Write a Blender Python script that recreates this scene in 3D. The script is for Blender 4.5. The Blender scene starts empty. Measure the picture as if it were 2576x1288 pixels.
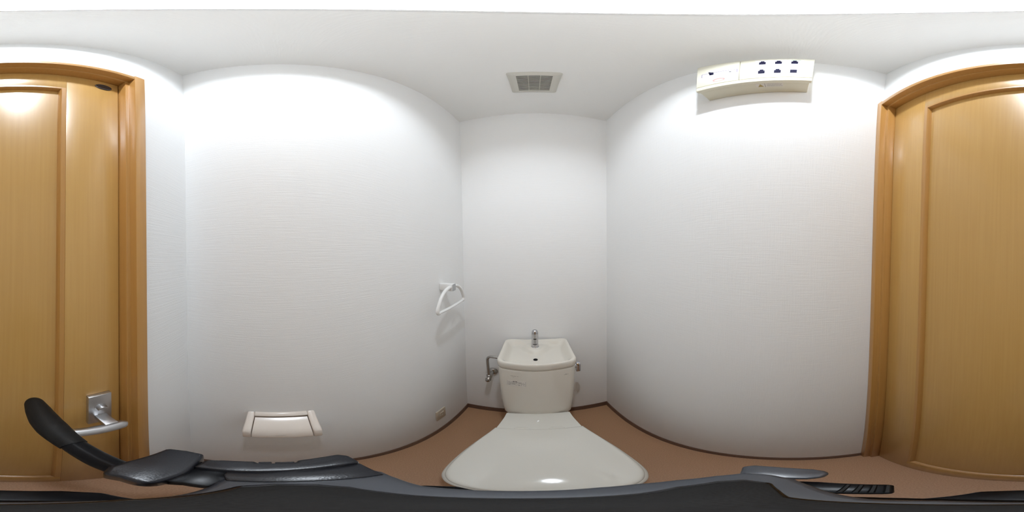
import bpy, bmesh, math, random
from mathutils import Matrix, Vector
random.seed(4)
PI = math.pi

# ------------------------------------------------------------------ scene, camera, light level
sc = bpy.context.scene
COL = sc.collection
XL, XR, YB, YF, ZC, CZ = -0.4137, 0.4316, 0.8990, -0.2586, 2.3846, 1.3546   # room planes, lens height
cam = bpy.data.cameras.new('camera'); cam.type = 'PANO'
try: cam.panorama_type = 'EQUIRECTANGULAR'
except Exception: pass
try: cam.cycles.panorama_type = 'EQUIRECTANGULAR'
except Exception: pass
cam.clip_start = 0.002
camo = bpy.data.objects.new('camera', cam); COL.objects.link(camo)
def rot(y, p, r):
    return Matrix.Rotation(y, 3, 'Z') @ Matrix.Rotation(p, 3, 'X') @ Matrix.Rotation(r, 3, 'Y')
R = rot(0.13242664, -0.02095474, 0.01549689)
cx, cy, cz = R @ Vector((1, 0, 0)), R @ Vector((0, 0, 1)), R @ Vector((0, -1, 0))
camo.matrix_world = Matrix(((cx.x, cy.x, cz.x, 0), (cx.y, cy.y, cz.y, 0), (cx.z, cy.z, cz.z, CZ), (0, 0, 0, 1)))
sc.camera = camo
w = bpy.data.worlds.new('world'); sc.world = w; w.use_nodes = True
w.node_tree.nodes['Background'].inputs[0].default_value = (0.02, 0.02, 0.02, 1)
w.node_tree.nodes['Background'].inputs[1].default_value = 0.2
vs = sc.view_settings
vs.view_transform = 'Standard'; vs.look = 'None'; vs.gamma = 1.0; vs.use_curve_mapping = False
vs.exposure = 0.54
BULB = 580.0          # strength of the bulb in the recessed downlight
sc.cycles.use_denoising = True
sc.cycles.max_bounces = 10; sc.cycles.diffuse_bounces = 9; sc.cycles.glossy_bounces = 4; sc.cycles.transmission_bounces = 0; sc.cycles.transparent_max_bounces = 1
sc.cycles.use_light_tree = False
sc.cycles.use_adaptive_sampling = True; sc.cycles.adaptive_threshold = 0.05
sc.cycles.caustics_reflective = True
sc.cycles.sample_clamp_indirect = 8.0

# ------------------------------------------------------------------ materials
def mat(name, col, rough=0.5, metal=0.0, spec=0.5, coat=0.0, emit=None, estr=0.0):
    m = bpy.data.materials.new(name); m.use_nodes = True
    b = m.node_tree.nodes['Principled BSDF']
    b.inputs['Base Color'].default_value = (*col, 1); b.inputs['Roughness'].default_value = rough
    b.inputs['Metallic'].default_value = metal; b.inputs['Specular IOR Level'].default_value = spec
    b.inputs['Coat Weight'].default_value = coat
    if emit:
        b.inputs['Emission Color'].default_value = (*emit, 1); b.inputs['Emission Strength'].default_value = estr
    return m
def nd(m, t, **k):
    n = m.node_tree.nodes.new(t)
    for a, v in k.items():
        if a.startswith('i_'): n.inputs[a[2:].replace('_', ' ')].default_value = v
        else: setattr(n, a, v)
    return n
def coords(m, scale):
    tc = nd(m, 'ShaderNodeTexCoord'); mp = nd(m, 'ShaderNodeMapping')
    mp.inputs['Scale'].default_value = scale
    m.node_tree.links.new(tc.outputs['Object'], mp.inputs['Vector'])
    return mp.outputs['Vector']
def noise_col(m, scale, c1, c2, lo=0.35, hi=0.65, nscale=1.0, detail=3.0):
    L = m.node_tree.links; b = m.node_tree.nodes['Principled BSDF']
    n = nd(m, 'ShaderNodeTexNoise'); n.inputs['Scale'].default_value = nscale; n.inputs['Detail'].default_value = detail
    L.new(coords(m, scale), n.inputs['Vector'])
    r = nd(m, 'ShaderNodeValToRGB')
    r.color_ramp.elements[0].position = lo; r.color_ramp.elements[0].color = (*c1, 1)
    r.color_ramp.elements[1].position = hi; r.color_ramp.elements[1].color = (*c2, 1)
    L.new(n.outputs['Fac'], r.inputs['Fac']); L.new(r.outputs['Color'], b.inputs['Base Color'])
    return n
def bump(m, scales, dist, strength=1.0):
    """fine relief: sum of stretched noises"""
    L = m.node_tree.links; b = m.node_tree.nodes['Principled BSDF']
    acc = None
    for s, amp in scales:
        n = nd(m, 'ShaderNodeTexNoise'); n.inputs['Scale'].default_value = 1.0; n.inputs['Detail'].default_value = 0.0
        L.new(coords(m, s), n.inputs['Vector'])
        mu = nd(m, 'ShaderNodeMath', operation='MULTIPLY'); mu.inputs[1].default_value = amp
        L.new(n.outputs['Fac'], mu.inputs[0])
        if acc is None: acc = mu
        else:
            ad = nd(m, 'ShaderNodeMath', operation='ADD'); L.new(acc.outputs[0], ad.inputs[0]); L.new(mu.outputs[0], ad.inputs[1]); acc = ad
    bp = nd(m, 'ShaderNodeBump'); bp.inputs['Strength'].default_value = strength; bp.inputs['Distance'].default_value = dist
    L.new(acc.outputs[0], bp.inputs['Height']); L.new(bp.outputs['Normal'], b.inputs['Normal'])

M = {}
M['wallpaper'] = mat('wallpaper', (0.85, 0.855, 0.855), 0.65, spec=0.3)
bump(M['wallpaper'], [((14, 14, 520), 1.0), ((420, 420, 420), 0.35)], 0.00042, 0.55)
M['wallpaper_side'] = mat('wallpaper_side', (0.85, 0.85, 0.845), 0.65, spec=0.3)
bump(M['wallpaper_side'], [((20, 20, 430), 0.8), ((430, 430, 24), 0.5), ((420, 420, 420), 0.3)], 0.00042, 0.55)
M['ceiling'] = mat('ceiling_paper', (0.84, 0.84, 0.825), 0.75, spec=0.25)
bump(M['ceiling'], [((35, 260, 35), 1.0), ((300, 300, 300), 0.4)], 0.0005, 0.5)
M['floor'] = mat('vinyl_floor', (0.3, 0.18, 0.12), 0.45, spec=0.4)
noise_col(M['floor'], (1, 1, 1), (0.43, 0.242, 0.130), (0.58, 0.346, 0.200), 0.3, 0.7, 330.0, 2.0)
bump(M['floor'], [((300, 300, 300), 1.0)], 0.0004, 0.4)
M['baseboard'] = mat('brown_vinyl', (0.155, 0.090, 0.064), 0.45)
def wood(name, c1, c2, rough, coat):
    m = mat(name, c1, rough, spec=0.5, coat=coat)
    m.node_tree.nodes['Principled BSDF'].inputs['Coat Roughness'].default_value = 0.12
    noise_col(m, (170, 170, 4.0), c1, c2, 0.3, 0.72, 1.0, 3.0)
    bump(m, [((900, 900, 14), 1.0)], 0.00004, 0.5)
    return m
M['maple'] = wood('maple_veneer', (0.500, 0.281, 0.078), (0.535, 0.311, 0.092), 0.33, 0.15)
M['maple_frame'] = wood('maple_frame', (0.44, 0.218, 0.054), (0.48, 0.245, 0.064), 0.36, 0.15)
M['gap'] = mat('dark_gap', (0.03, 0.02, 0.015), 0.8)
M['ceramic'] = mat('ivory_ceramic', (0.72, 0.685, 0.615), 0.05, spec=0.5)
M['seat'] = mat('ivory_plastic', (0.73, 0.715, 0.655), 0.06, spec=0.5)
M['chrome'] = mat('chrome', (0.58, 0.58, 0.61), 0.10, metal=1.0)
M['dull_chrome'] = mat('dull_chrome', (0.50, 0.48, 0.46), 0.22, metal=1.0)
M['satin'] = mat('satin_nickel', (0.56, 0.56, 0.57), 0.38, metal=1.0)
M['white_plastic'] = mat('white_plastic', (0.80, 0.80, 0.79), 0.25)
M['pink_plastic'] = mat('warm_white_plastic', (0.78, 0.71, 0.645), 0.22)
M['cream'] = mat('cream_plastic', (0.72, 0.69, 0.565), 0.4, spec=0.3)
M['ivory_plate'] = mat('ivory_outlet', (0.57, 0.50, 0.40), 0.35)
M['navy'] = mat('navy_recess', (0.006, 0.005, 0.026), 0.8, spec=0.1)
M['black'] = mat('black_plastic', (0.003, 0.003, 0.004), 0.30, spec=0.14)
M['charcoal'] = mat('charcoal_plastic', (0.012, 0.0125, 0.016), 0.28, spec=0.32)
bump(M['charcoal'], [((1500, 1500, 1500), 1.0)], 0.0001, 0.4)
M['graphite'] = mat('graphite_plastic', (0.040, 0.043, 0.052), 0.28, spec=0.5)
M['gloss_black'] = mat('gloss_black', (0.004, 0.004, 0.006), 0.14, spec=0.6)
M['grip'] = mat('black_rubber', (0.008, 0.0075, 0.007), 0.6, spec=0.2)
bump(M['grip'], [((1300, 1300, 1300), 1.0)], 0.00015, 0.4)
M['vent'] = mat('grey_beige_plastic', (0.60, 0.585, 0.53), 0.45)
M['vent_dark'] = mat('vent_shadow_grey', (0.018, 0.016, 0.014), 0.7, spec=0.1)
M['bronze'] = mat('dark_bronze', (0.035, 0.022, 0.017), 0.45, metal=0.3)
M['ink'] = mat('printed_ink', (0.20, 0.185, 0.18), 0.6)
M['faint_ink'] = mat('faint_ink', (0.36, 0.34, 0.31), 0.6)
M['sticker'] = mat('sticker_paper', (0.72, 0.685, 0.63), 0.4)
M['red'] = mat('red_ink', (0.72, 0.30, 0.28), 0.5)
M['ochre'] = mat('ochre_ink', (0.42, 0.32, 0.12), 0.5)
M['green'] = mat('green_ink', (0.20, 0.34, 0.14), 0.5)
M['reflector'] = mat('white_reflector', (0.80, 0.80, 0.79), 0.5)
M['bulb'] = mat('bulb_glass', (0.9, 0.9, 0.9), 0.4, emit=(0.925, 1.0, 1.085), estr=BULB)
M['bulb'].cycles.emission_sampling = 'FRONT'

# ------------------------------------------------------------------ mesh helpers (world coordinates)
def root_loc(p):
    while p.parent: p = p.parent
    return Vector(p.location)
def link(name, bm, m, parent=None, smooth=35, origin=None):
    me = bpy.data.meshes.new(name)
    off = root_loc(parent) if parent else (Vector(origin) if origin else Vector((0, 0, 0)))
    if off.length: bmesh.ops.translate(bm, verts=bm.verts, vec=-off)
    bmesh.ops.recalc_face_normals(bm, faces=bm.faces)
    bm.to_mesh(me); bm.free()
    if m: me.materials.append(M[m] if isinstance(m, str) else m)
    if smooth:
        for p in me.polygons: p.use_smooth = True
        me.set_sharp_from_angle(angle=math.radians(smooth))
    o = bpy.data.objects.new(name, me); COL.objects.link(o)
    if parent: o.parent = parent
    elif origin: o.location = origin
    return o
def tag(o, label, cat=None, group=None, kind=None):
    o['label'] = label
    if cat: o['category'] = cat
    if group: o['group'] = group
    if kind: o['kind'] = kind
    return o
def thing(name, label, cat, loc):
    o = bpy.data.objects.new(name, None); COL.objects.link(o); o.location = loc
    o.empty_display_size = 0.05
    return tag(o, label, cat)
def box(x0, x1, y0, y1, z0, z1, bev=0.0, seg=2, bm=None):
    b = bmesh.new()
    bmesh.ops.create_cube(b, size=1.0)
    for v in b.verts:
        v.co = Vector(((x0 + x1) / 2 + v.co.x * (x1 - x0), (y0 + y1) / 2 + v.co.y * (y1 - y0), (z0 + z1) / 2 + v.co.z * (z1 - z0)))
    if bev: bmesh.ops.bevel(b, geom=list(b.edges), offset=bev, segments=seg, affect='EDGES', profile=0.5)
    return merge(bm, b)
def merge(bm, b):
    if bm is None: return b
    me = bpy.data.meshes.new('tmp'); b.to_mesh(me); b.free(); bm.from_mesh(me); bpy.data.meshes.remove(me)
    return bm
def prism(pts, vec, bev=0.0, seg=2, bm=None):
    """closed outline (3D points) extruded along vec"""
    b = bmesh.new(); vec = Vector(vec)
    lo = [b.verts.new(p) for p in pts]; hi = [b.verts.new(Vector(p) + vec) for p in pts]
    n = len(pts)
    b.faces.new(lo); b.faces.new(hi[::-1])
    for i in range(n): b.faces.new((lo[i], hi[i], hi[(i + 1) % n], lo[(i + 1) % n]))
    bmesh.ops.recalc_face_normals(b, faces=b.faces)
    if bev:
        es = [e for e in b.edges if len(e.link_faces) == 2 and e.calc_face_angle(0) > 0.6]
        bmesh.ops.bevel(b, geom=es, offset=bev, segments=seg, affect='EDGES', profile=0.5)
    return merge(bm, b)
def loft(rings, cap0=True, cap1=True, bm=None):
    b = bmesh.new()
    vr = [[b.verts.new(p) for p in r] for r in rings]; n = len(rings[0])
    for a, c in zip(vr, vr[1:]):
        for i in range(n): b.faces.new((a[i], a[(i + 1) % n], c[(i + 1) % n], c[i]))
    if cap0: b.faces.new(vr[0][::-1])
    if cap1: b.faces.new(vr[-1])
    return merge(bm, b)
def lathe(prof, origin, axis='Z', n=32, bm=None, cap=True):
    """prof: (radius, height along axis)"""
    o = Vector(origin); rings = []
    for r, h in prof:
        ring = []
        for i in range(n):
            a = 2 * PI * i / n; p = Vector((r * math.cos(a), r * math.sin(a), h))
            if axis == 'X': p = Vector((p.z, p.x, p.y))
            if axis == '-X': p = Vector((-p.z, p.x, p.y))
            if axis == 'Y': p = Vector((p.x, p.z, p.y))
            if axis == '-Y': p = Vector((p.x, -p.z, p.y))
            if axis == '-Z': p = Vector((p.x, p.y, -p.z))
            ring.append(o + p)
        rings.append(ring)
    return loft(rings, cap, cap, bm)
def crom(pts, k=6):
    pts = [Vector(p) for p in pts]; out = []
    P = [pts[0] * 2 - pts[1]] + pts + [pts[-1] * 2 - pts[-2]]
    for i in range(1, len(P) - 2):
        for j in range(k):
            t = j / k; a, b, c, d = P[i - 1], P[i], P[i + 1], P[i + 2]
            out.append(0.5 * ((2 * b) + (c - a) * t + (2 * a - 5 * b + 4 * c - d) * t * t + (3 * b - a - 3 * c + d) * t ** 3))
    out.append(pts[-1]); return out
def tube(path, rad, n=16, flat=1.0, up=(0, 0, 1), bm=None):
    """tube along points; rad number or list; flat scales the local 'up' thickness"""
    path = [Vector(p) for p in path]; rings = []
    for i, p in enumerate(path):
        t = (path[min(i + 1, len(path) - 1)] - path[max(i - 1, 0)]).normalized()
        u = Vector(up); s = t.cross(u)
        if s.length < 1e-4: s = t.cross(Vector((0, 1, 0)))
        s.normalize(); u2 = s.cross(t).normalized()
        r = rad[i] if isinstance(rad, (list, tuple)) else rad
        rings.append([p + s * r * math.cos(2 * PI * k / n) + u2 * r * flat * math.sin(2 * PI * k / n) for k in range(n)])
    return loft(rings, True, True, bm)
def rrect(cx, cy, hx, hy, r, n=8):
    """rounded rectangle outline, 2D"""
    out = []
    for sx, sy, a0 in ((1, 1, 0), (-1, 1, PI / 2), (-1, -1, PI), (1, -1, 1.5 * PI)):
        for i in range(n + 1):
            a = a0 + (PI / 2) * i / n
            out.append((cx + sx * (hx - r) + r * math.cos(a), cy + sy * (hy - r) + r * math.sin(a)))
    return out

# ------------------------------------------------------------------ room shell
T = 0.10
def struct(name, bm, m, label, cat, smooth=0):
    return tag(link(name, bm, m, None, smooth), label, cat, kind='structure')
floor = struct('floor', box(XL - T, XR + T, YF - 0.15, YB + T, -T, 0), 'floor', 'brown speckled vinyl floor of the toilet room', 'floor')
struct('wall_left', box(XL - T, XL, YF - T, YB + T, 0, ZC + T), 'wallpaper', 'white textured wall carrying the towel ring and paper holder', 'wall')
struct('wall_right', box(XR, XR + T, YF - T, YB + T, 0, ZC + T), 'wallpaper_side', 'white textured wall below the cream network panel', 'wall')
struct('wall_back', box(XL, XR, YB, YB + T, 0, ZC + T), 'wallpaper', 'white textured wall behind the toilet tank', 'wall')
b = box(XL, -0.222, YF - T, YF, 0, ZC + T)
box(-0.222, XR, YF - T, YF, 2.000, ZC + T, bm=b)
struct('wall_front', b, 'wallpaper', 'white textured wall around the wooden door', 'wall')
# ceiling with a round hole for the downlight
LX, LY, LR = 0.030, 0.028, 0.075
b = bmesh.new(); N = 64
def rect_pt(a):
    c, s = math.cos(a), math.sin(a); t = 1e9
    if c > 1e-9: t = min(t, (XR + 0.05 - LX) / c)
    if c < -1e-9: t = min(t, (XL - 0.05 - LX) / c)
    if s > 1e-9: t = min(t, (YB + 0.05 - LY) / s)
    if s < -1e-9: t = min(t, (YF - 0.05 - LY) / s)
    return (LX + c * t, LY + s * t, ZC)
angs = [2 * PI * i / N for i in range(N)]
for ccx, ccy in ((XR + .05, YB + .05), (XL - .05, YB + .05), (XL - .05, YF - .05), (XR + .05, YF - .05)):
    ca = math.atan2(ccy - LY, ccx - LX) % (2 * PI)
    j = min(range(N), key=lambda i: abs(angs[i] - ca)); angs[j] = ca
ri = [(LX + LR * math.cos(a), LY + LR * math.sin(a), ZC) for a in angs]; ro = [rect_pt(a) for a in angs]
up = Vector((0, 0, 0.012))
loft([[Vector(p) + up for p in ri], [Vector(p) for p in ri], [Vector(p) for p in ro], [Vector(p) + up for p in ro], [Vector(p) + up for p in ri]], False, False, b)
struct('ceiling', b, 'ceiling', 'white papered ceiling with the downlight and the vent', 'ceiling')
BH, BT = 0.056, 0.005
struct('baseboard_left', box(XL, XL + BT, YF, YB, 0, BH), 'baseboard', 'dark brown strip along the foot of the towel ring wall', 'baseboard')
struct('baseboard_right', box(XR - BT, XR, YF + 0.02, YB, 0, BH), 'baseboard', 'dark brown strip along the foot of the network panel wall', 'baseboard')
struct('baseboard_back', box(XL + BT, XR - BT, YB - BT, YB, 0, BH), 'baseboard', 'dark brown strip along the wall behind the toilet', 'baseboard')
struct('baseboard_front', box(XL + BT, -0.231, YF, YF + BT, 0, BH), 'baseboard', 'short dark brown strip beside the door frame', 'baseboard')

# ------------------------------------------------------------------ door frame (casing) and door
tr = thing('trim_1', 'orange brown wooden frame around the door', 'door frame', (0.105, YF, 0)); tr['kind'] = 'structure'
CY = -0.2386; Y1 = -0.2585; Y2 = -0.330
XI, XS = -0.2033, -0.194      # inner edge of casing, of stop (left)
XI2, XS2 = 0.4086, 0.3985
ZI, ZS, ZT = 1.988, 1.979, 2.012
prof = [(-0.231, CY), (XI, CY), (XI, Y1), (XS, Y1), (XS, Y2), (-0.231, Y2)]
link('jamb', prism([(x, y, 0) for x, y in prof], (0, 0, 2.020), 0.0015), 'maple_frame', tr)
prof = [(XR, CY), (XI2, CY), (XI2, Y1), (XS2, Y1), (XS2, Y2), (XR, Y2)]
link('jamb', prism([(x, y, 0) for x, y in prof], (0, 0, 2.020), 0.0015), 'maple_frame', tr)
Y1H = Y1 - 0.0008
prof = [(CY, ZT), (CY, ZI), (Y1H, ZI), (Y1H, ZS), (Y2, ZS), (Y2, ZT)]
mf = M['maple_frame']
link('head_jamb', prism([(XI - 0.006, y - 0.0004 if y == CY else y, z) for y, z in prof], (XI2 - XI + 0.012, 0, 0), 0.0015), 'maple_frame', tr)

DY = -0.283; DB = -0.318       # door face, door back
dr = thing('door_1', 'light maple door with one recessed panel and satin lever handle', 'door', (0.1, DY, 0)); dr['kind'] = 'structure'
DX0, DX1, DZ0, DZ1 = XS + 0.0025, XS2 - 0.0025, 0.006, ZS - 0.003
PX0, PX1, PZ0, PZ1 = -0.067, 0.2655, 0.165, 1.862
MW = 0.0105
link('stile', box(DX0, PX0 - MW, DB, DY, DZ0, DZ1, 0.0008), 'maple', dr)
link('stile', box(PX1 + MW, DX1, DB, DY, DZ0, DZ1, 0.0008), 'maple', dr)
link('rail', box(PX0 - MW, PX1 + MW, DB, DY, PZ1 + MW, DZ1, 0.0004), 'maple', dr)
link('rail', box(PX0 - MW, PX1 + MW, DB, DY, DZ0, PZ0 - MW, 0.0004), 'maple', dr)
link('panel', box(PX0 - 0.002, PX1 + 0.002, DB, DY - 0.012, PZ0 - 0.002, PZ1 + 0.002), 'maple', dr)
def mould(p0, p1, inward):
    """moulding strip from p0 to p1 (x,z); inward = unit (x,z) to the panel, mitred ends"""
    (x0, z0), (x1, z1) = p0, p1; ix, iz = inward
    sec = [(0, DB), (0, DY), (0.0012, DY + 0.0010), (MW - 0.001, DY + 0.0010), (MW, DY - 0.0005), (MW + 0.0035, DY - 0.0105), (MW + 0.0035, DB)]
    dx, dz = (1, 0) if abs(x1 - x0) > abs(z1 - z0) else (0, 1)
    r0 = [(x0 + ix * d + dx * d, y, z0 + iz * d + dz * d) for d, y in sec]
    r1 = [(x1 + ix * d - dx * d, y, z1 + iz * d - dz * d) for d, y in sec]
    return loft([[Vector(p) for p in r0], [Vector(p) for p in r1]])
a0, a1, c0, c1 = PX0 - MW, PX1 + MW, PZ0 - MW, PZ1 + MW
for p0, p1, d in (((a0, c0), (a0, c1), (1, 0)), ((a1, c0), (a1, c1), (-1, 0)), ((a0, c0), (a1, c0), (0, 1)), ((a0, c1), (a1, c1), (0, -1))):
    link('moulding', mould(p0, p1, d), 'maple_frame', dr, 20)
cap = link('round_cap', lathe([(0.0195, -0.004), (0.0195, 0.0016), (0.0178, 0.0022), (0.0165, 0.0010), (0.006, 0.0006), (0.0001, 0.0006)], (-0.1553, DY, 1.931), 'Y'), 'bronze', dr)
tag(cap, 'dark round cap let into the upper corner')
# lever handle
hp = link('handle_plate', box(-0.1675, -0.1195, DY, DY + 0.011, 0.884, 1.019, 0.0015), 'satin', dr, 30)
tag(hp, 'satin nickel rectangular lock plate')
b = lathe([(0.013, 0), (0.013, 0.0008), (0.011, 0.0012), (0.0001, 0.0012)], (-0.1435, DY + 0.011, 0.968), 'Y')
link('turn_ring', b, 'satin', hp)
b = bmesh.new()
pts = [(-0.1445 + 0.0105 * math.cos(a), DY + 0.0115, 0.9665 + 0.0105 * math.sin(a)) for a in [PI * i / 10 - 0.35 for i in range(11)]]
prism(pts, (0, 0.010, 0), 0.0008, bm=b)
link('thumb_turn', b, 'satin', hp)
b = box(-0.1555, -0.1315, DY + 0.010, DY + 0.051, 0.9125, 0.9295, 0.0012)
link('spindle_block', b, 'satin', hp)
pth = crom([(-0.1765, -0.2365, 0.9035), (-0.150, -0.2335, 0.907), (-0.115, -0.2325, 0.910), (-0.080, -0.2345, 0.9125), (-0.050, -0.240, 0.914)], 6)
n_ = len(pth); rad = [0.0125] * n_
rad[0] = 0.003; rad[1] = 0.0075; rad[2] = 0.0105; rad[-1] = 0.007; rad[-2] = 0.0115
lv = link('lever', tube(pth, rad, 20, 1.15), 'satin', hp, 50)

# ------------------------------------------------------------------ toilet
TX = 0.007
to = thing('toilet', 'ivory toilet with closed lid and hand basin on its tank', 'toilet', (TX, 0.45, 0))
half = [(0.0, 0.088), (0.033, 0.092), (0.062, 0.102), (0.090, 0.1195), (0.114, 0.142), (0.136, 0.173), (0.152, 0.212), (0.163, 0.258), (0.1685, 0.31), (0.167, 0.36), (0.160, 0.41), (0.149, 0.455), (0.140, 0.488)]
def outline(grow=0.0, k=4, yb=None, pts=None):
    h = [Vector((x, y, 0)) for x, y in (pts or half)]
    c = crom(h, k)
    if yb is not None: c = [Vector((p.x, min(p.y, yb), 0)) for p in c]
    L_ = [Vector((-p.x, p.y, 0)) for p in c[1:][::-1]]
    o = L_ + c                      # from back-left round the front to back-right
    if grow:
        cen = Vector((0, 0.30, 0)); q = []
        for i, p in enumerate(o):
            t = (o[min(i + 1, len(o) - 1)] - o[max(i - 1, 0)]).normalized()
            nrm = Vector((t.y, -t.x, 0)); 
            q.append(p + nrm * grow)
        o = q
    return o
def slab(rows):
    """rows: (grow, z) stacked outlines; closed top & bottom"""
    return loft([[Vector((TX + p.x, p.y, z)) for p in outline(g)] for g, z in rows])
# lid: domed top made of shrinking outlines
def lid_mesh():
    base = outline(0.0); rings = []; cen = Vector((0, 0.30, 0))
    def dome(x, y): return 0.4400 - (x * x + min(0, y - 0.30) ** 2) / 2.5
    rings.append([Vector((TX + p.x, p.y, 0.4140)) for p in base])
    for s, dz in ((1.0, 0.0040), (0.992, 0.0018), (0.980, 0.0006), (0.965, 0.0001)) + tuple((0.94 - 0.06 * i, 0) for i in range(15)) + ((0.04, 0), (0.005, 0)):
        r = []
        for p in base:
            x = p.x * s; y = cen.y + (p.y - cen.y) * s
            r.append(Vector((TX + x, y, dome(x, y) - dz)))
        rings.append(r)
    return loft(rings)
lid = link('lid', lid_mesh(), 'seat', to, 60)
link('seat', slab([(-0.004, 0.3935), (0.003, 0.396), (0.0052, 0.402), (0.0048, 0.408), (0.001, 0.4125), (-0.004, 0.4135)]), 'seat', to, 50)
# hinge cover between the lid and the tank
hc = [(-0.138, 0.4895), (0.138, 0.4895), (0.133, 0.53), (0.127, 0.575), (0.124, 0.612), (-0.124, 0.612), (-0.127, 0.575), (-0.133, 0.53)]
link('hinge_cover', prism([(TX + x, y, 0.3935) for x, y in hc], (0, 0, 0.030), 0.003), 'seat', to, 40)
for s in (-1, 1):
    link('hinge_cap', prism([(TX + s * 0.055 + x * 0.026, 0.4885 + y * 0.020, 0.420) for x, y in ((-1, -0.3), (1, -0.3), (0.92, 0.35), (0.6, 0.8), (-0.6, 0.8), (-0.92, 0.35))], (0, 0, 0.0065), 0.0015), 'seat', to, 40)
# bowl
bh = [(0.0, 0.095), (0.06, 0.108), (0.11, 0.145), (0.148, 0.21), (0.163, 0.29), (0.161, 0.38), (0.146, 0.46), (0.132, 0.54), (0.128, 0.62), (0.128, 0.74), (0.120, 0.83), (0.10, 0.86)]
def bowl_ring(sx, y0, y1, z):
    o = outline(0, 3, None, bh); return [Vector((TX + p.x * sx, y0 + (p.y - 0.095) / (0.86 - 0.095) * (y1 - y0), z)) for p in o]
link('bowl', loft([bowl_ring(0.64, 0.27, 0.80, 0.0), bowl_ring(0.62, 0.275, 0.80, 0.03), bowl_ring(0.60, 0.28, 0.80, 0.14), bowl_ring(0.68, 0.235, 0.81, 0.22),
     bowl_ring(0.84, 0.16, 0.83, 0.30), bowl_ring(0.95, 0.112, 0.85, 0.355), bowl_ring(0.985, 0.10, 0.86, 0.380), bowl_ring(0.96, 0.107, 0.857, 0.3925)]), 'ceramic', to, 60)
# tank body
TB = 0.884
def tank_ring(hx, yf, bow, z, r=0.028, cxx=TX, yb=TB):
    pts = rrect(cxx, (yf + yb) / 2, hx, (yb - yf) / 2, r, 10)
    # add points along the long front side so that it can bow
    out = []
    for i, p in enumerate(pts):
        q = pts[(i + 1) % len(pts)]; out.append(p)
        d = math.hypot(q[0] - p[0], q[1] - p[1])
        if d > 0.05:
            for k in range(1, 12): out.append((p[0] + (q[0] - p[0]) * k / 12, p[1] + (q[1] - p[1]) * k / 12))
    return [Vector((x, y - bow * max(0, 1 - ((x - cxx) / hx) ** 2) * max(0, (yb - y) / (yb - yf)), z)) for x, y in out]
rows = [(0.118, 0.655, 0.012, 0.3930), (0.132, 0.638, 0.018, 0.3945), (0.1375, 0.632, 0.020, 0.399), (0.1405, 0.630, 0.022, 0.410), (0.146, 0.634, 0.022, 0.46), (0.1525, 0.641, 0.022, 0.53),
        (0.159, 0.648, 0.022, 0.62), (0.1640, 0.6535, 0.022, 0.70), (0.1670, 0.657, 0.022, 0.765), (0.1675, 0.6575, 0.022, 0.778), (0.1665, 0.6585, 0.022, 0.7825), (0.162, 0.663, 0.022, 0.7845)]
tank = link('tank', loft([tank_ring(h, yf, bw, z) for h, yf, bw, z in rows]), 'ceramic', to, 50)
# tank lid with the hand basin
def basin():
    rings = [tank_ring(0.160, 0.668, 0.022, 0.7850), tank_ring(0.1665, 0.660, 0.022, 0.7855), tank_ring(0.1690, 0.6565, 0.022, 0.788), tank_ring(0.1705, 0.654, 0.022, 0.800), tank_ring(0.1710, 0.6525, 0.022, 0.818),
             tank_ring(0.1700, 0.6535, 0.022, 0.8265), tank_ring(0.1675, 0.656, 0.022, 0.8302), tank_ring(0.1645, 0.659, 0.022, 0.8312)]
    base = rings[-1]; c = Vector((TX, 0.735, 0)); res = rings
    def sm(t): t = max(0.0, min(1.0, t)); return t * t * (3 - 2 * t)
    for i in range(34):
        s = 0.975 - 0.0290 * i
        if s < 0.02: break
        dz = 0.0360 * sm((0.985 - s) / 0.26) + 0.006 * sm((0.80 - s) / 0.75)
        r = []
        for p in base:
            x = c.x + (p.x - c.x) * s; y = c.y + (p.y - c.y) * s
            z = 0.8312 - dz
            e = ((x - TX) / 0.070) ** 2 + ((y - 0.868) / 0.094) ** 2      # spout pedestal
            if z < 0.8120: z += (0.8120 - z) * sm((1.15 - e) / 0.55)
            r.append(Vector((x, y, z)))
        res.append(r)
    return loft(res)
tl = link('tank_lid_basin', basin(), 'ceramic', to, 60)
b = lathe([(0.0105, -0.006), (0.0105, 0.0008), (0.0095, 0.0012), (0.0090, 0.0006), (0.0001, 0.0006)], (TX - 0.005, 0.729, 0.7895), 'Z', 28)
link('drain_hole', b, M['black'], tl)
# spout
SPX, SPY = TX - 0.006, 0.8340
spo = link('spout', lathe([(0.0180, 0.800), (0.0180, 0.826), (0.0173, 0.8275), (0.0176, 0.900), (0.0172, 0.908), (0.0152, 0.9165), (0.0112, 0.9225), (0.0060, 0.9255), (0.0002, 0.9262)], (SPX, SPY, 0), 'Z', 32), 'chrome', to, 40)
def arc_band(z0, z1, ha, r):
    pts = [(SPX + r * math.sin(a), SPY - r * math.cos(a), z0) for a in [-ha + 2 * ha * i / 12 for i in range(13)]]
    pin = [(SPX + (r - 0.004) * math.sin(a), SPY - (r - 0.004) * math.cos(a), z0) for a in [-ha + 2 * ha * i / 12 for i in range(13)]]
    return prism(pts + pin[::-1], (0, 0, z1 - z0))
link('outlet_slot', arc_band(0.8695, 0.8740, 0.42, 0.0182), 'black', spo, 0)
link('spout_groove', arc_band(0.8345, 0.8375, 0.65, 0.0181), 'black', spo, 0)
link('spout_collar', lathe([(0.0205, 0), (0.0205, 0.003), (0.0190, 0.0050), (0.017, 0.0050)], (SPX, SPY, 0.8100), 'Z', 28), 'chrome', spo)
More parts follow.
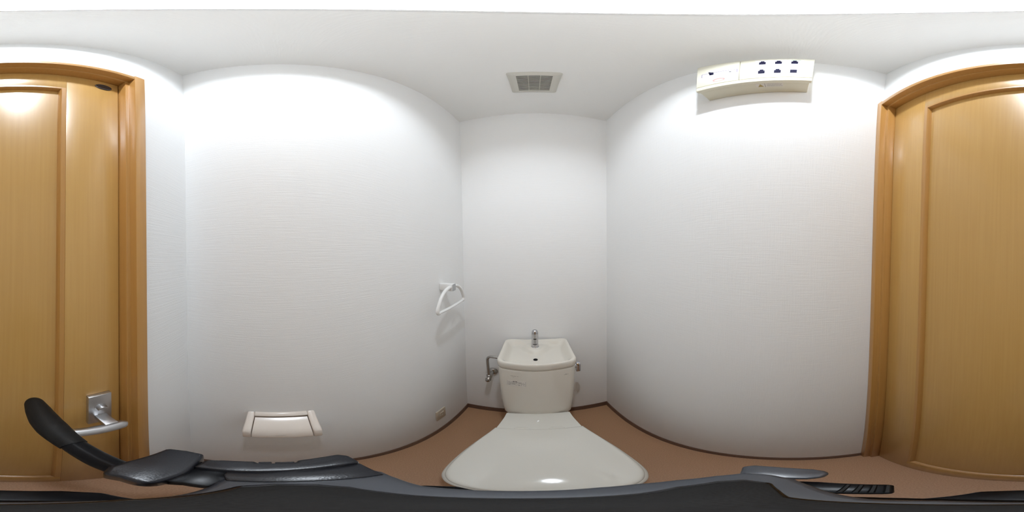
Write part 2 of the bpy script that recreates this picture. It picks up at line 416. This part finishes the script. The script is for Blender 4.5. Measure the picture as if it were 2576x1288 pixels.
# flush lever
fl = link('flush_lever', lathe([(0.0165, 0), (0.0165, 0.022), (0.0145, 0.026), (0.0145, 0.034)], (0.160, 0.742, 0.716), 'X', 24), 'chrome', to)
b = prism([(0.1930, 0.742 + y, 0.7215 + z) for y, z in ((-0.015, 0.006), (-0.008, 0.016), (0.008, 0.016), (0.015, 0.006), (0.012, -0.03), (0.010, -0.052), (-0.010, -0.052), (-0.012, -0.03))], (0.021, 0, 0), 0.003)
link('lever_blade', b, 'chrome', fl)
# printing on the tank front
def tank_front_y(x, z):
    for (h0, y0, b0, z0), (h1, y1, b1, z1) in zip(rows, rows[1:]):
        if z0 <= z <= z1:
            t = (z - z0) / (z1 - z0); h = h0 + (h1 - h0) * t; yf = y0 + (y1 - y0) * t; bw = b0 + (b1 - b0) * t
            return yf - bw * max(0, 1 - ((x - TX) / h) ** 2)
    return 0.65
def print_on_tank(rects, lift):
    b = bmesh.new()
    for x0, x1, z0, z1 in rects:
        k = max(1, int((x1 - x0) / 0.012))
        for i in range(k):
            xa, xb = x0 + (x1 - x0) * i / k, x0 + (x1 - x0) * (i + 1) / k
            q = [Vector((x, tank_front_y(x, z) - lift, z)) for x, z in ((xa, z0), (xb, z0), (xb, z1), (xa, z1))]
            b.faces.new([b.verts.new(p) for p in q])
    return b
SX0, SX1, SZ0, SZ1 = -0.1165, -0.0385, 0.668, 0.712
st = link('caution_sticker', print_on_tank([(SX0, SX1, SZ0, SZ1)], 0.0006), 'sticker', tank, 0)
tag(st, 'small printed caution sticker')
ink = []
def text_line(x0, x1, z, h, dens=0.75):
    x = x0
    while x < x1:
        wd = random.uniform(0.0010, 0.0030); 
        if random.random() < dens: ink.append((x, min(x + wd, x1), z + random.uniform(0, 0.0005), z + h * random.uniform(0.6, 1)))
        x += wd + 0.0006
for k, (xa, xb) in enumerate(((SX0 + 0.005, SX1 - 0.005), (SX0 + 0.005, SX1 - 0.004), (SX0 + 0.005, SX1 - 0.006), (SX0 + 0.005, SX1 - 0.003))):
    text_line(xa, xb, 0.6965 - 0.0072 * k, 0.0038)
t_ = 0.0009
ink += [(SX0 + 0.001, SX0 + 0.001 + t_, SZ0 + 0.002, SZ1 - 0.004), (SX1 - 0.001 - t_, SX1 - 0.001, SZ0 + 0.002, SZ1 - 0.004)]
link('caution_text', print_on_tank(ink, 0.0009), 'ink', st, 0)
hd = [(-0.0905, -0.0875, 0.7035, 0.7050), (-0.0915, -0.0865, 0.7020, 0.7036), (-0.0925, -0.0855, 0.7008, 0.7021), (-0.0845, -0.0805, 0.7010, 0.7045), (-0.0790, -0.0745, 0.7008, 0.7048)]
link('caution_heading', print_on_tank(hd, 0.0010), 'black', st, 0)
ink = []
text_line(-0.1015, -0.0655, 0.7405, 0.0040, 0.85); text_line(-0.0990, -0.0850, 0.7320, 0.0026, 0.5)
link('faint_lettering', print_on_tank(ink, 0.0006), 'faint_ink', tank, 0)
mk = [(0.1165, 0.1205, 0.7400, 0.7418), (0.1215, 0.1300, 0.7405, 0.7424), (0.1300, 0.1365, 0.7412, 0.7425), (0.1215, 0.1225, 0.7424, 0.7450), (0.1225, 0.1262, 0.7452, 0.7464), (0.1262, 0.1275, 0.7424, 0.7452)]
link('maker_mark', print_on_tank(mk, 0.0006), 'ink', tank, 0)

# water supply
ws = thing('supply_valve', 'grey chrome stop valve and bent supply pipe on the wall beside the tank', 'valve', (-0.243, YB, 0.531))
link('flange', lathe([(0.0305, 0), (0.0305, 0.003), (0.029, 0.009), (0.024, 0.015), (0.016, 0.0185), (0.0115, 0.019)], (-0.243, YB, 0.531), '-Y', 32), 'dull_chrome', ws, 60)
b = tube([(-0.243, YB - 0.015, 0.531), (-0.244, 0.85, 0.5315), (-0.245, 0.812, 0.532)], 0.0115, 18)
tube([(-0.2448, 0.836, 0.532), (-0.245, 0.806, 0.532)], 0.0145, 8, bm=b)
vb = link('valve_body', b, 'dull_chrome', ws, 40)
link('valve_spindle', lathe([(0.0165, 0), (0.0165, 0.006), (0.013, 0.010), (0.013, 0.018), (0.0085, 0.020), (0.0085, 0.025), (0.003, 0.027)], (-0.245, 0.808, 0.532), '-Y', 20), 'dull_chrome', vb, 35)
link('pipe_nut', lathe([(0.0145, 0), (0.0145, 0.016), (0.0125, 0.019), (0.0085, 0.021)], (-0.2452, 0.820, 0.543), 'Z', 6), 'dull_chrome', ws, 30)
pp = crom([(-0.2452, 0.820, 0.55), (-0.2475, 0.818, 0.62), (-0.2495, 0.815, 0.690), (-0.2470, 0.814, 0.714), (-0.236, 0.813, 0.7275), (-0.219, 0.812, 0.7310), (-0.190, 0.811, 0.7310), (-0.160, 0.811, 0.7310)], 5)
link('supply_pipe', tube(pp, 0.0080, 16, 1.0, (0, 1, 0)), 'dull_chrome', ws, 60)
link('tank_nut', lathe([(0.0125, 0), (0.0125, 0.016), (0.010, 0.018)], (-0.1870, 0.811, 0.7310), 'X', 6), 'chrome', ws, 30)

# ------------------------------------------------------------------ towel ring
tr2 = thing('towel_ring', 'white plastic towel ring hanging from a square bracket near the corner', 'towel ring', (XL, 0.642, 1.2))
link('bracket', box(XL, -0.3445, 0.6260, 0.6580, 1.1855, 1.2185, 0.0035, 3), 'white_plastic', tr2, 40)
link('bracket_cap', prism([(-0.3447, 0.6260 + y, 1.1855 + z) for y, z in rrect(0.0162, 0.0165, 0.0150, 0.0155, 0.005, 4)], (0.0012, 0, 0), 0.0), mat('cap_grey', (0.42, 0.43, 0.44), 0.3), tr2, 30)
rx = -0.3545
arm = crom([(rx, 0.634, 1.2045), (rx, 0.605, 1.2030), (rx, 0.574, 1.1915), (rx, 0.545, 1.1660), (rx, 0.526, 1.1350), (rx, 0.5215, 1.1225), (rx, 0.525, 1.1130), (rx, 0.533, 1.1110)], 6)
rr = [0.0080] * len(arm)
link('ring_arm', tube(arm, rr, 16, 1.0, (1, 0, 0)), 'white_plastic', tr2, 60)
arm2 = [Vector((p.x, 0.642 * 2 - p.y, p.z)) for p in arm]
link('ring_arm', tube(arm2, rr, 16, 1.0, (1, 0, 0)), 'white_plastic', tr2, 60)
link('ring_bar', tube([(rx, 0.528 + (0.756 - 0.528) * i / 10, 1.1125 - 0.0035 * math.sin(PI * i / 10)) for i in range(11)], [0.0066] + [0.0076] * 9 + [0.0066], 16, 0.72, (0, 0, 1)), 'white_plastic', tr2, 60)

# ------------------------------------------------------------------ paper holder
ph = thing('paper_holder', 'warm white plastic toilet paper holder with a sloping cover', 'paper holder', (XL, -0.004, 0.66))
chk = [(XL, 0.783), (-0.352, 0.7415), (-0.3425, 0.735), (-0.3385, 0.726), (-0.3385, 0.685), (-0.3430, 0.672), (-0.352, 0.667), (XL, 0.655)]
for y0, y1 in ((-0.0885, -0.0695), (0.0600, 0.0800)):
    link('side_cheek', prism([(x, y0, z) for x, z in chk], (0, y1 - y0, 0), 0.004, 3), 'pink_plastic', ph, 40)
link('back_plate', prism([(x, -0.0695, z) for x, z in ((XL, 0.783), (-0.4045, 0.7795), (-0.398, 0.7715), (-0.4055, 0.7665), (-0.4055, 0.66), (XL, 0.66))], (0, 0.1295, 0), 0.0015), 'pink_plastic', ph, 30)
cv = [(-0.3955, 0.7655), (-0.3800, 0.7580), (-0.3620, 0.7465), (-0.3480, 0.7345), (-0.3400, 0.7220), (-0.3360, 0.7080), (-0.3350, 0.6960), (-0.3360, 0.6900)]
cvp = crom([(x, 0, z) for x, z in cv], 4)
th = 0.0028; inner = []
for i, p in enumerate(cvp):
    t = (cvp[min(i + 1, len(cvp) - 1)] - cvp[max(i - 1, 0)]).normalized(); inner.append(p + Vector((t.z, 0, -t.x)) * th)
poly = [(p.x, -0.0672, p.z) for p in cvp] + [(p.x, -0.0672, p.z) for p in inner[::-1]]
b = loft([[Vector(q) for q in poly], [Vector(q) + Vector((0, 0.1250, 0)) for q in poly]])
pc = link('cover', b, 'pink_plastic', ph, 40)
link('embossed_mark', box(-0.3376, -0.3362, -0.0195, 0.0015, 0.7115, 0.7130, 0.0), mat('mark_grey', (0.42, 0.38, 0.35), 0.5), pc, 0)
link('spindle', lathe([(0.006, 0), (0.009, 0.004), (0.009, 0.123), (0.006, 0.127)], (-0.368, -0.0675, 0.700), 'Y', 20), 'white_plastic', ph)

# ------------------------------------------------------------------ wall outlet
ou = thing('wall_outlet', 'small beige single socket plate low on the wall', 'socket', (XL, 0.5955, 0.212))
link('plate', box(XL, XL + 0.007, 0.5590, 0.6320, 0.212, 0.334, 0.0018), 'ivory_plate', ou, 40)
ins = link('socket_insert', box(XL + 0.006, XL + 0.0095, 0.5845, 0.6130, 0.252, 0.302, 0.0012), 'ivory_plate', ou, 40)
for yy in (0.5925, 0.6040):
    link('slot', box(XL + 0.0092, XL + 0.0098, yy - 0.0010, yy + 0.0010, 0.280, 0.289), 'black', ins, 0)
link('earth_terminal', box(XL + 0.0092, XL + 0.0105, 0.594, 0.603, 0.257, 0.264, 0.0004), 'ivory_plate', ins, 0)

# ------------------------------------------------------------------ ceiling vent
ve = thing('ceiling_vent', 'square grey beige ventilation grille in the ceiling', 'vent', (0.0155, 0.6, ZC))
VX0, VX1, VY0, VY1 = -0.0725, 0.1035, 0.5150, 0.6860
GX0, GX1, GY0, GY1 = -0.0440, 0.0750, 0.5400, 0.6610
vz = ZC - 0.0135
def frame_ring(x0, x1, y0, y1, r, z): return [Vector((x, y, z)) for x, y in rrect((x0 + x1) / 2, (y0 + y1) / 2, (x1 - x0) / 2, (y1 - y0) / 2, r, 6)]
link('vent_frame', loft([frame_ring(VX0, VX1, VY0, VY1, 0.010, ZC), frame_ring(VX0, VX1, VY0, VY1, 0.010, ZC - 0.003), frame_ring(VX0 + 0.012, VX1 - 0.012, VY0 + 0.012, VY1 - 0.012, 0.008, vz + 0.001),
     frame_ring(VX0 + 0.016, VX1 - 0.016, VY0 + 0.016, VY1 - 0.016, 0.006, vz), frame_ring(GX0, GX1, GY0, GY1, 0.002, vz), frame_ring(GX0, GX1, GY0, GY1, 0.002, ZC)], False, False), 'vent', ve, 30)
link('shade_backing', box(GX0 - 0.003, GX1 + 0.003, GY0 - 0.003, GY1 + 0.003, ZC - 0.003, ZC - 0.0005), 'vent_dark', ve, 0)  # near-black sheet, its colour stands in for the shade inside the duct
ns = 11; pit = (GY1 - GY0) / (ns + 0.55)
me0 = None
for i in range(ns):
    yc = GY0 + pit * (i + 0.78)
    if me0 is None:
        s0 = link('slat', box(GX0, GX1, -pit * 0.22, pit * 0.22, -0.0018, 0.0018, 0.0004), 'vent', None, 0); me0 = s0
        s = s0
    else:
        s = s0.copy(); COL.objects.link(s)
    s.parent = ve; s.location = (-0.0155, yc - 0.6, -0.0118)
for xx in (-0.0045, 0.0355):
    link('rib', box(xx - 0.0009, xx + 0.0009, GY0, GY1, ZC - 0.013, ZC - 0.004), 'vent', ve, 0)
link('latch_tab', box(-0.006, 0.012, VY0 - 0.0012, VY0 + 0.002, ZC - 0.0045, ZC - 0.001, 0.0005), 'vent', ve, 0)

# ------------------------------------------------------------------ recessed downlight
dl = thing('downlight', 'bright round recessed lamp in the middle of the ceiling', 'lamp', (LX, LY, ZC))
link('trim_ring', lathe([(LR - 0.003, 0.010), (LR - 0.003, -0.0015), (LR, -0.003), (LR + 0.007, -0.0022), (LR + 0.0085, 0.0)], (LX, LY, ZC), 'Z', 64, cap=False), 'white_plastic', dl, 40)
b = lathe([(LR - 0.0032, -0.001), (LR - 0.006, 0.02), (LR - 0.015, 0.05), (0.047, 0.075), (0.030, 0.098), (0.018, 0.112), (0.0001, 0.112)], (LX, LY, ZC), 'Z', 64, cap=False)
link('reflector', b, 'reflector', dl, 50)
link('bulb_face', lathe([(0.0001, 0.0285), (0.010, 0.0289), (0.020, 0.0304), (0.027, 0.0328), (0.0305, 0.0352), (0.0305, 0.0356), (0.0001, 0.0358)], (LX, LY, ZC), 'Z', 24, cap=True), 'bulb', dl, 60)
link('bulb_body', lathe([(0.0001, 0.0360), (0.0315, 0.0360), (0.0325, 0.0385), (0.030, 0.048), (0.024, 0.062), (0.018, 0.076), (0.0135, 0.088)], (LX, LY, ZC), 'Z', 32, cap=True), 'white_plastic', dl, 60)
link('socket', lathe([(0.0132, 0.088), (0.017, 0.092), (0.017, 0.110)], (LX, LY, ZC), 'Z', 24), 'white_plastic', dl, 40)

# ------------------------------------------------------------------ network panel on the right wall
nb = thing('network_panel', 'cream plastic network panel box with six ports high on the wall', 'network panel', (XR, 0.105, 2.012))
HX, HY0, HY1, HZ0, HZ1 = 0.3640, -0.0345, 0.2450, 2.0120, 2.2850
SM = 0.1310; LZ = 2.044
hs = link('housing', box(HX + 0.006, XR, HY0 + 0.004, HY1 - 0.004, HZ0 + 0.004, HZ1 - 0.002, 0.003), 'cream', nb, 40)
link('front_cover', box(HX, HX + 0.012, SM + 0.0005, HY1, LZ + 0.004, HZ1, 0.0020), 'cream', nb, 40)
fc = link('front_cover', box(HX, HX + 0.012, HY0, SM - 0.0005, LZ + 0.004, HZ1, 0.0020), 'cream', nb, 40)
link('lower_lip', box(HX - 0.0010, HX + 0.013, HY0, HY1, HZ0, LZ - 0.002, 0.0030, 3), 'cream', nb, 40)
link('lip_mark', box(HX - 0.0014, HX - 0.0009, 0.0, 0.026, 2.0235, 2.0260), mat('lip_grey', (0.55, 0.54, 0.52), 0.5), nb, 0)
fp = link('port_field', box(HX - 0.0012, HX + 0.002, -0.0115, 0.0960, 2.066, 2.264, 0.0008), 'white_plastic', fc, 0)
port = None
for zc in (2.2270, 2.1130):
    for yc in (0.0790, 0.0437, 0.0087):
        if port is None:
            pts = [(-0.0074, -0.024), (0.0074, -0.024), (0.0074, 0.009), (0.0042, 0.009), (0.0042, 0.022), (-0.0042, 0.022), (-0.0042, 0.009), (-0.0074, 0.009)]
            port = link('port', prism([(0, y, z) for y, z in pts], (0.004, 0, 0)), 'navy', None, 0); s = port
        else: s = port.copy(); COL.objects.link(s)
        if (zc, yc) == (2.1130, 0.0087):
            s.data = s.data.copy()
            for v in s.data.vertices: v.co.z = min(v.co.z, 0.012); v.co.y = -0.0074 if v.co.y < 0 else 0.0074
        s.parent = nb; s.location = Vector((HX - 0.0017, yc, zc)) - root_loc(nb)
b = box(HX - 0.0010, HX, 0.0960 - 0.106, 0.0945, 2.1690, 2.1705)
link('field_groove', b, mat('groove_grey', (0.6, 0.6, 0.57), 0.5), fc, 0)
sl = link('slot_frame', box(HX - 0.0008, HX + 0.001, 0.1360, 0.2290, 2.1390, 2.1730, 0.0004), 'white_plastic', nb, 0)
b = box(HX - 0.0012, HX - 0.0006, 0.1360, 0.2290, 2.1700, 2.1735)
box(HX - 0.0012, HX - 0.0006, 0.2278, 0.2295, 2.1390, 2.1735, bm=b); box(HX - 0.0012, HX - 0.0006, 0.1352, 0.1372, 2.1390, 2.1735, bm=b)
link('slot_edge', b, mat('slot_violet_grey', (0.22, 0.18, 0.30), 0.5), sl, 0)
link('slider', prism([(HX - 0.004, y, z) for y, z in ((0.2095, 2.186), (0.2060, 2.148), (0.1960, 2.148), (0.1960, 2.170), (0.2010, 2.173))], (0.004, 0, 0), 0.0008), 'navy', sl, 0)
link('slot_dash', box(HX - 0.0014, HX - 0.0008, 0.1505, 0.1555, 2.1465, 2.1525), 'navy', sl, 0)
pts = [(HX - 0.0004, 0.1815 + 0.0165 * math.cos(a), 2.0820 + 0.0165 * math.sin(a) ) for a in [2 * PI * i / 24 for i in range(24)]]
pin = [(HX - 0.0004, 0.1815 + 0.0120 * math.cos(a), 2.0785 + 0.0100 * math.sin(a) ) for a in [2 * PI * i / 24 for i in range(24)]]
link('red_emblem', loft([[Vector(p) for p in pts], [Vector(p) for p in pin]], False, False), 'red', nb, 0)
b = box(HX - 0.0016, HX - 0.0010, -0.0040, 0.0175, 2.2535, 2.2580)
link('green_label', b, 'green', fc, 0)
# warning label under the box
zb = HZ0 + 0.0036
wl = link('warning_label', box(0.3795, 0.3985, 0.030, 0.0950, zb, zb + 0.0006), 'sticker', nb, 0)
b = prism([(x, y, zb - 0.0003) for x, y in ((0.3815, 0.0835), (0.3965, 0.0905), (0.3965, 0.0765))], (0, 0, 0.0003))
link('warning_triangle', b, 'ochre', wl, 0)
b = box(0.3795, 0.3985, 0.0720, 0.0735, zb - 0.0003, zb)
for k in range(3):
    y = 0.068
    while y > 0.034:
        wd = random.uniform(0.001, 0.003); box(0.3830 + 0.005 * k, 0.3850 + 0.005 * k, y - wd, y, zb - 0.0003, zb, bm=b); y -= wd + 0.0009
link('warning_text', b, 'faint_ink', wl, 0)

# ------------------------------------------------------------------ camera tripod under the lens
tp = thing('camera_tripod', 'black camera tripod with pan handle standing in front of the toilet', 'tripod', (0, 0, 0))
def U(x, y, d): return Vector((x * d, y * d, CZ - d))
def plate(pts, d, thick, bev=0.001, seg=2): return prism([U(x, y, d) for x, y in pts], (0, 0, -thick), bev, seg)
body = [(-0.215, 0.128), (-0.166, 0.118), (-0.115, 0.103), (-0.06, 0.104), (0.0, 0.110), (0.045, 0.118), (0.09, 0.118), (0.14, 0.105), (0.19, 0.077), (0.222, 0.046), (0.222, 0.005), (0.195, -0.028),
        (0.15, -0.045), (0.10, -0.055), (0.052, -0.062), (0.03, -0.080), (-0.03, -0.086), (-0.092, -0.083), (-0.16, -0.088), (-0.215, -0.092), (-0.232, -0.06), (-0.24, 0.0), (-0.246, 0.075), (-0.244, 0.12)]
link('head_body', plate(body, 0.200, 0.036, 0.0022, 3), 'graphite', tp, 40)
qr = [(-0.191, -0.025), (-0.180, 0.020), (-0.155, 0.045), (-0.115, 0.053), (-0.06, 0.058), (0.0, 0.064), (0.055, 0.070), (0.108, 0.078), (0.160, 0.061), (0.184, 0.034), (0.168, -0.003), (0.117, -0.016), (0.080, -0.023),
      (0.036, -0.051), (-0.006, -0.072), (-0.057, -0.087), (-0.12, -0.075), (-0.172, -0.063)]
qp = link('quick_release_plate', plate(qr, 0.190, 0.012, 0.0016, 3), 'gloss_black', tp, 40)
link('rubber_pad', plate([(x * 0.95, y * 0.90) for x, y in qr], 0.1893, 0.003, 0.0005), 'grip', qp, 40)
# side block with a notch and two small buttons
blk = [(-0.262, -0.165), (-0.316, -0.165), (-0.327, -0.130), (-0.334, -0.066), (-0.322, -0.064), (-0.326, 0.014), (-0.341, 0.016), (-0.352, 0.063), (-0.360, 0.110), (-0.342, 0.129), (-0.290, 0.131), (-0.285, 0.075), (-0.275, 0.017), (-0.268, -0.022), (-0.260, -0.083)]
sb = link('side_block', plate(blk, 0.192, 0.040, 0.0016, 3), 'charcoal', tp, 40)
for y0, y1 in ((-0.060, -0.034), (-0.028, 0.010)):
    link('button', plate([(-0.300, y0), (-0.331, y0), (-0.333, y1), (-0.300, y1)], 0.1935, 0.012, 0.0006), 'charcoal', sb, 40)
link('side_ledge', plate([(-0.20, -0.085), (-0.20, 0.122), (-0.285, 0.127), (-0.275, 0.02), (-0.262, -0.10), (-0.235, -0.10)], 0.197, 0.036, 0.001), 'charcoal', tp, 40)
sock = [(-0.332, -0.284), (-0.343, -0.278), (-0.353, -0.235), (-0.351, -0.186), (-0.300, -0.172), (-0.222, -0.153), (-0.150, -0.147), (-0.136, -0.150), (-0.133, -0.170), (-0.137, -0.205), (-0.128, -0.238), (-0.16, -0.272), (-0.21, -0.284)]
link('handle_socket', plate(sock, 0.193, 0.026, 0.0022, 3), 'charcoal', tp, 40)
link('socket_link', plate([(-0.155, -0.165), (-0.165, -0.125), (-0.156, -0.087), (-0.235, -0.087), (-0.300, -0.120), (-0.300, -0.170)], 0.202, 0.020, 0.001), 'black', tp, 40)
hb = crom([U(-0.172, -0.235, 0.205), U(-0.168, -0.30, 0.206), U(-0.162, -0.37, 0.206), U(-0.150, -0.45, 0.205)], 5)
ph_ = link('pan_handle', tube(hb, [0.0072 + 0.0012 * i / 15 for i in range(16)], 20), 'black', tp, 60)
gp = crom([U(-0.152, -0.440, 0.205), U(-0.140, -0.500, 0.204), U(-0.122, -0.580, 0.203), U(-0.103, -0.665, 0.202), U(-0.088, -0.750, 0.201), U(-0.077, -0.815, 0.200), U(-0.068, -0.872, 0.199)], 6)
gr_ = [0.0092, 0.0105, 0.0125, 0.0130, 0.0122, 0.0105, 0.0040]
gg = []
for i in range(6):
    for j in range(6): gg.append(gr_[i] + (gr_[i + 1] - gr_[i]) * j / 6)
gg.append(0.0012); gg[-2] = 0.0058; gg[-3] = 0.0076; gg[-4] = 0.0088; gg[-5] = 0.0096; gg[-6] = 0.0102
gh = link('handle_grip', tube(gp, gg, 24), 'grip', ph_, 60)
lv1 = [(0.200, 0.046), (0.262, 0.058), (0.276, 0.040), (0.272, 0.005), (0.264, -0.030), (0.254, -0.062), (0.240, -0.079), (0.222, -0.082), (0.200, -0.068), (0.193, -0.045), (0.196, 0.0)]
link('release_lever', plate(lv1, 0.208, 0.006, 0.0016, 3), 'graphite', tp, 40)
lv2 = [(0.150, 0.0), (0.182, -0.022), (0.172, -0.056), (0.148, -0.091), (0.128, -0.120), (0.120, -0.122), (0.082, -0.094), (0.080, -0.088), (0.100, -0.052), (0.120, -0.03)]
rl = link('tilt_lever', plate(lv2, 0.222, 0.007, 0.0010), 'black', tp, 40)
for k in range(4):
    t = k / 4.5; p0 = Vector((0.122, -0.116, 0)).lerp(Vector((0.158, -0.066, 0)), t); p1 = Vector((0.086, -0.090, 0)).lerp(Vector((0.115, -0.045, 0)), t)
    a, c = U(p0.x, p0.y, 0.2215), U(p1.x, p1.y, 0.2215)
    link('rib', tube([a, c], 0.0007, 6), 'grip', rl, 0)
link('head_base', lathe([(0.022, CZ - 0.295), (0.022, CZ - 0.262), (0.017, CZ - 0.240), (0.017, CZ - 0.232)], (0, 0, 0), 'Z', 32), 'black', tp, 40)
hubz = CZ - 0.300
link('leg_hub', lathe([(0.016, hubz - 0.050), (0.026, hubz - 0.045), (0.030, hubz - 0.02), (0.028, hubz + 0.004), (0.020, hubz + 0.010)], (0, 0, 0), 'Z', 32), 'black', tp, 40)
link('centre_column', lathe([(0.0125, 0.62), (0.0125, hubz - 0.03)], (0, 0, 0), 'Z', 24), 'charcoal', tp, 40)
for a in (-PI / 2 - 0.12, PI / 6 + 0.05, 5 * PI / 6 - 0.05):
    d = Vector((math.cos(a), math.sin(a), 0)); t_ = Vector((-d.y, d.x, 0))
    top = d * 0.028 + Vector((0, 0, hubz - 0.008)); foot = d * 0.165 + Vector((0, 0, 0.004))
    def P(f): return top.lerp(foot, f)
    lg = link('leg', tube([top + Vector((0, 0, 0.010)), P(0.05), P(0.40)], [0.0135, 0.0125, 0.0125], 14), 'black', tp, 40)
    link('leg_section', tube([P(0.39), P(0.72)], 0.0100, 14), 'charcoal', lg, 40)
    link('leg_section', tube([P(0.71), P(0.985)], 0.0078, 14), 'charcoal', lg, 40)
    link('leg_clamp', tube([P(0.375), P(0.415)], 0.0145, 14), 'black', lg, 40)
    link('leg_clamp', tube([P(0.70), P(0.735)], 0.0122, 14), 'black', lg, 40)
    fx = foot.x; fy = foot.y
    link('foot', lathe([(0.010, 0.0), (0.0125, 0.003), (0.0125, 0.016), (0.009, 0.026)], (fx, fy, 0), 'Z', 20), 'grip', lg, 40)
    b = prism([(top + d * q + t_ * s_ + Vector((0, 0, 0.012))) for q, s_ in ((-0.018, -0.016), (0.012, -0.016), (0.018, -0.008), (0.018, 0.008), (0.012, 0.016), (-0.018, 0.016))], (0, 0, -0.034), 0.002)
    link('leg_hinge', b, 'black', lg, 40)
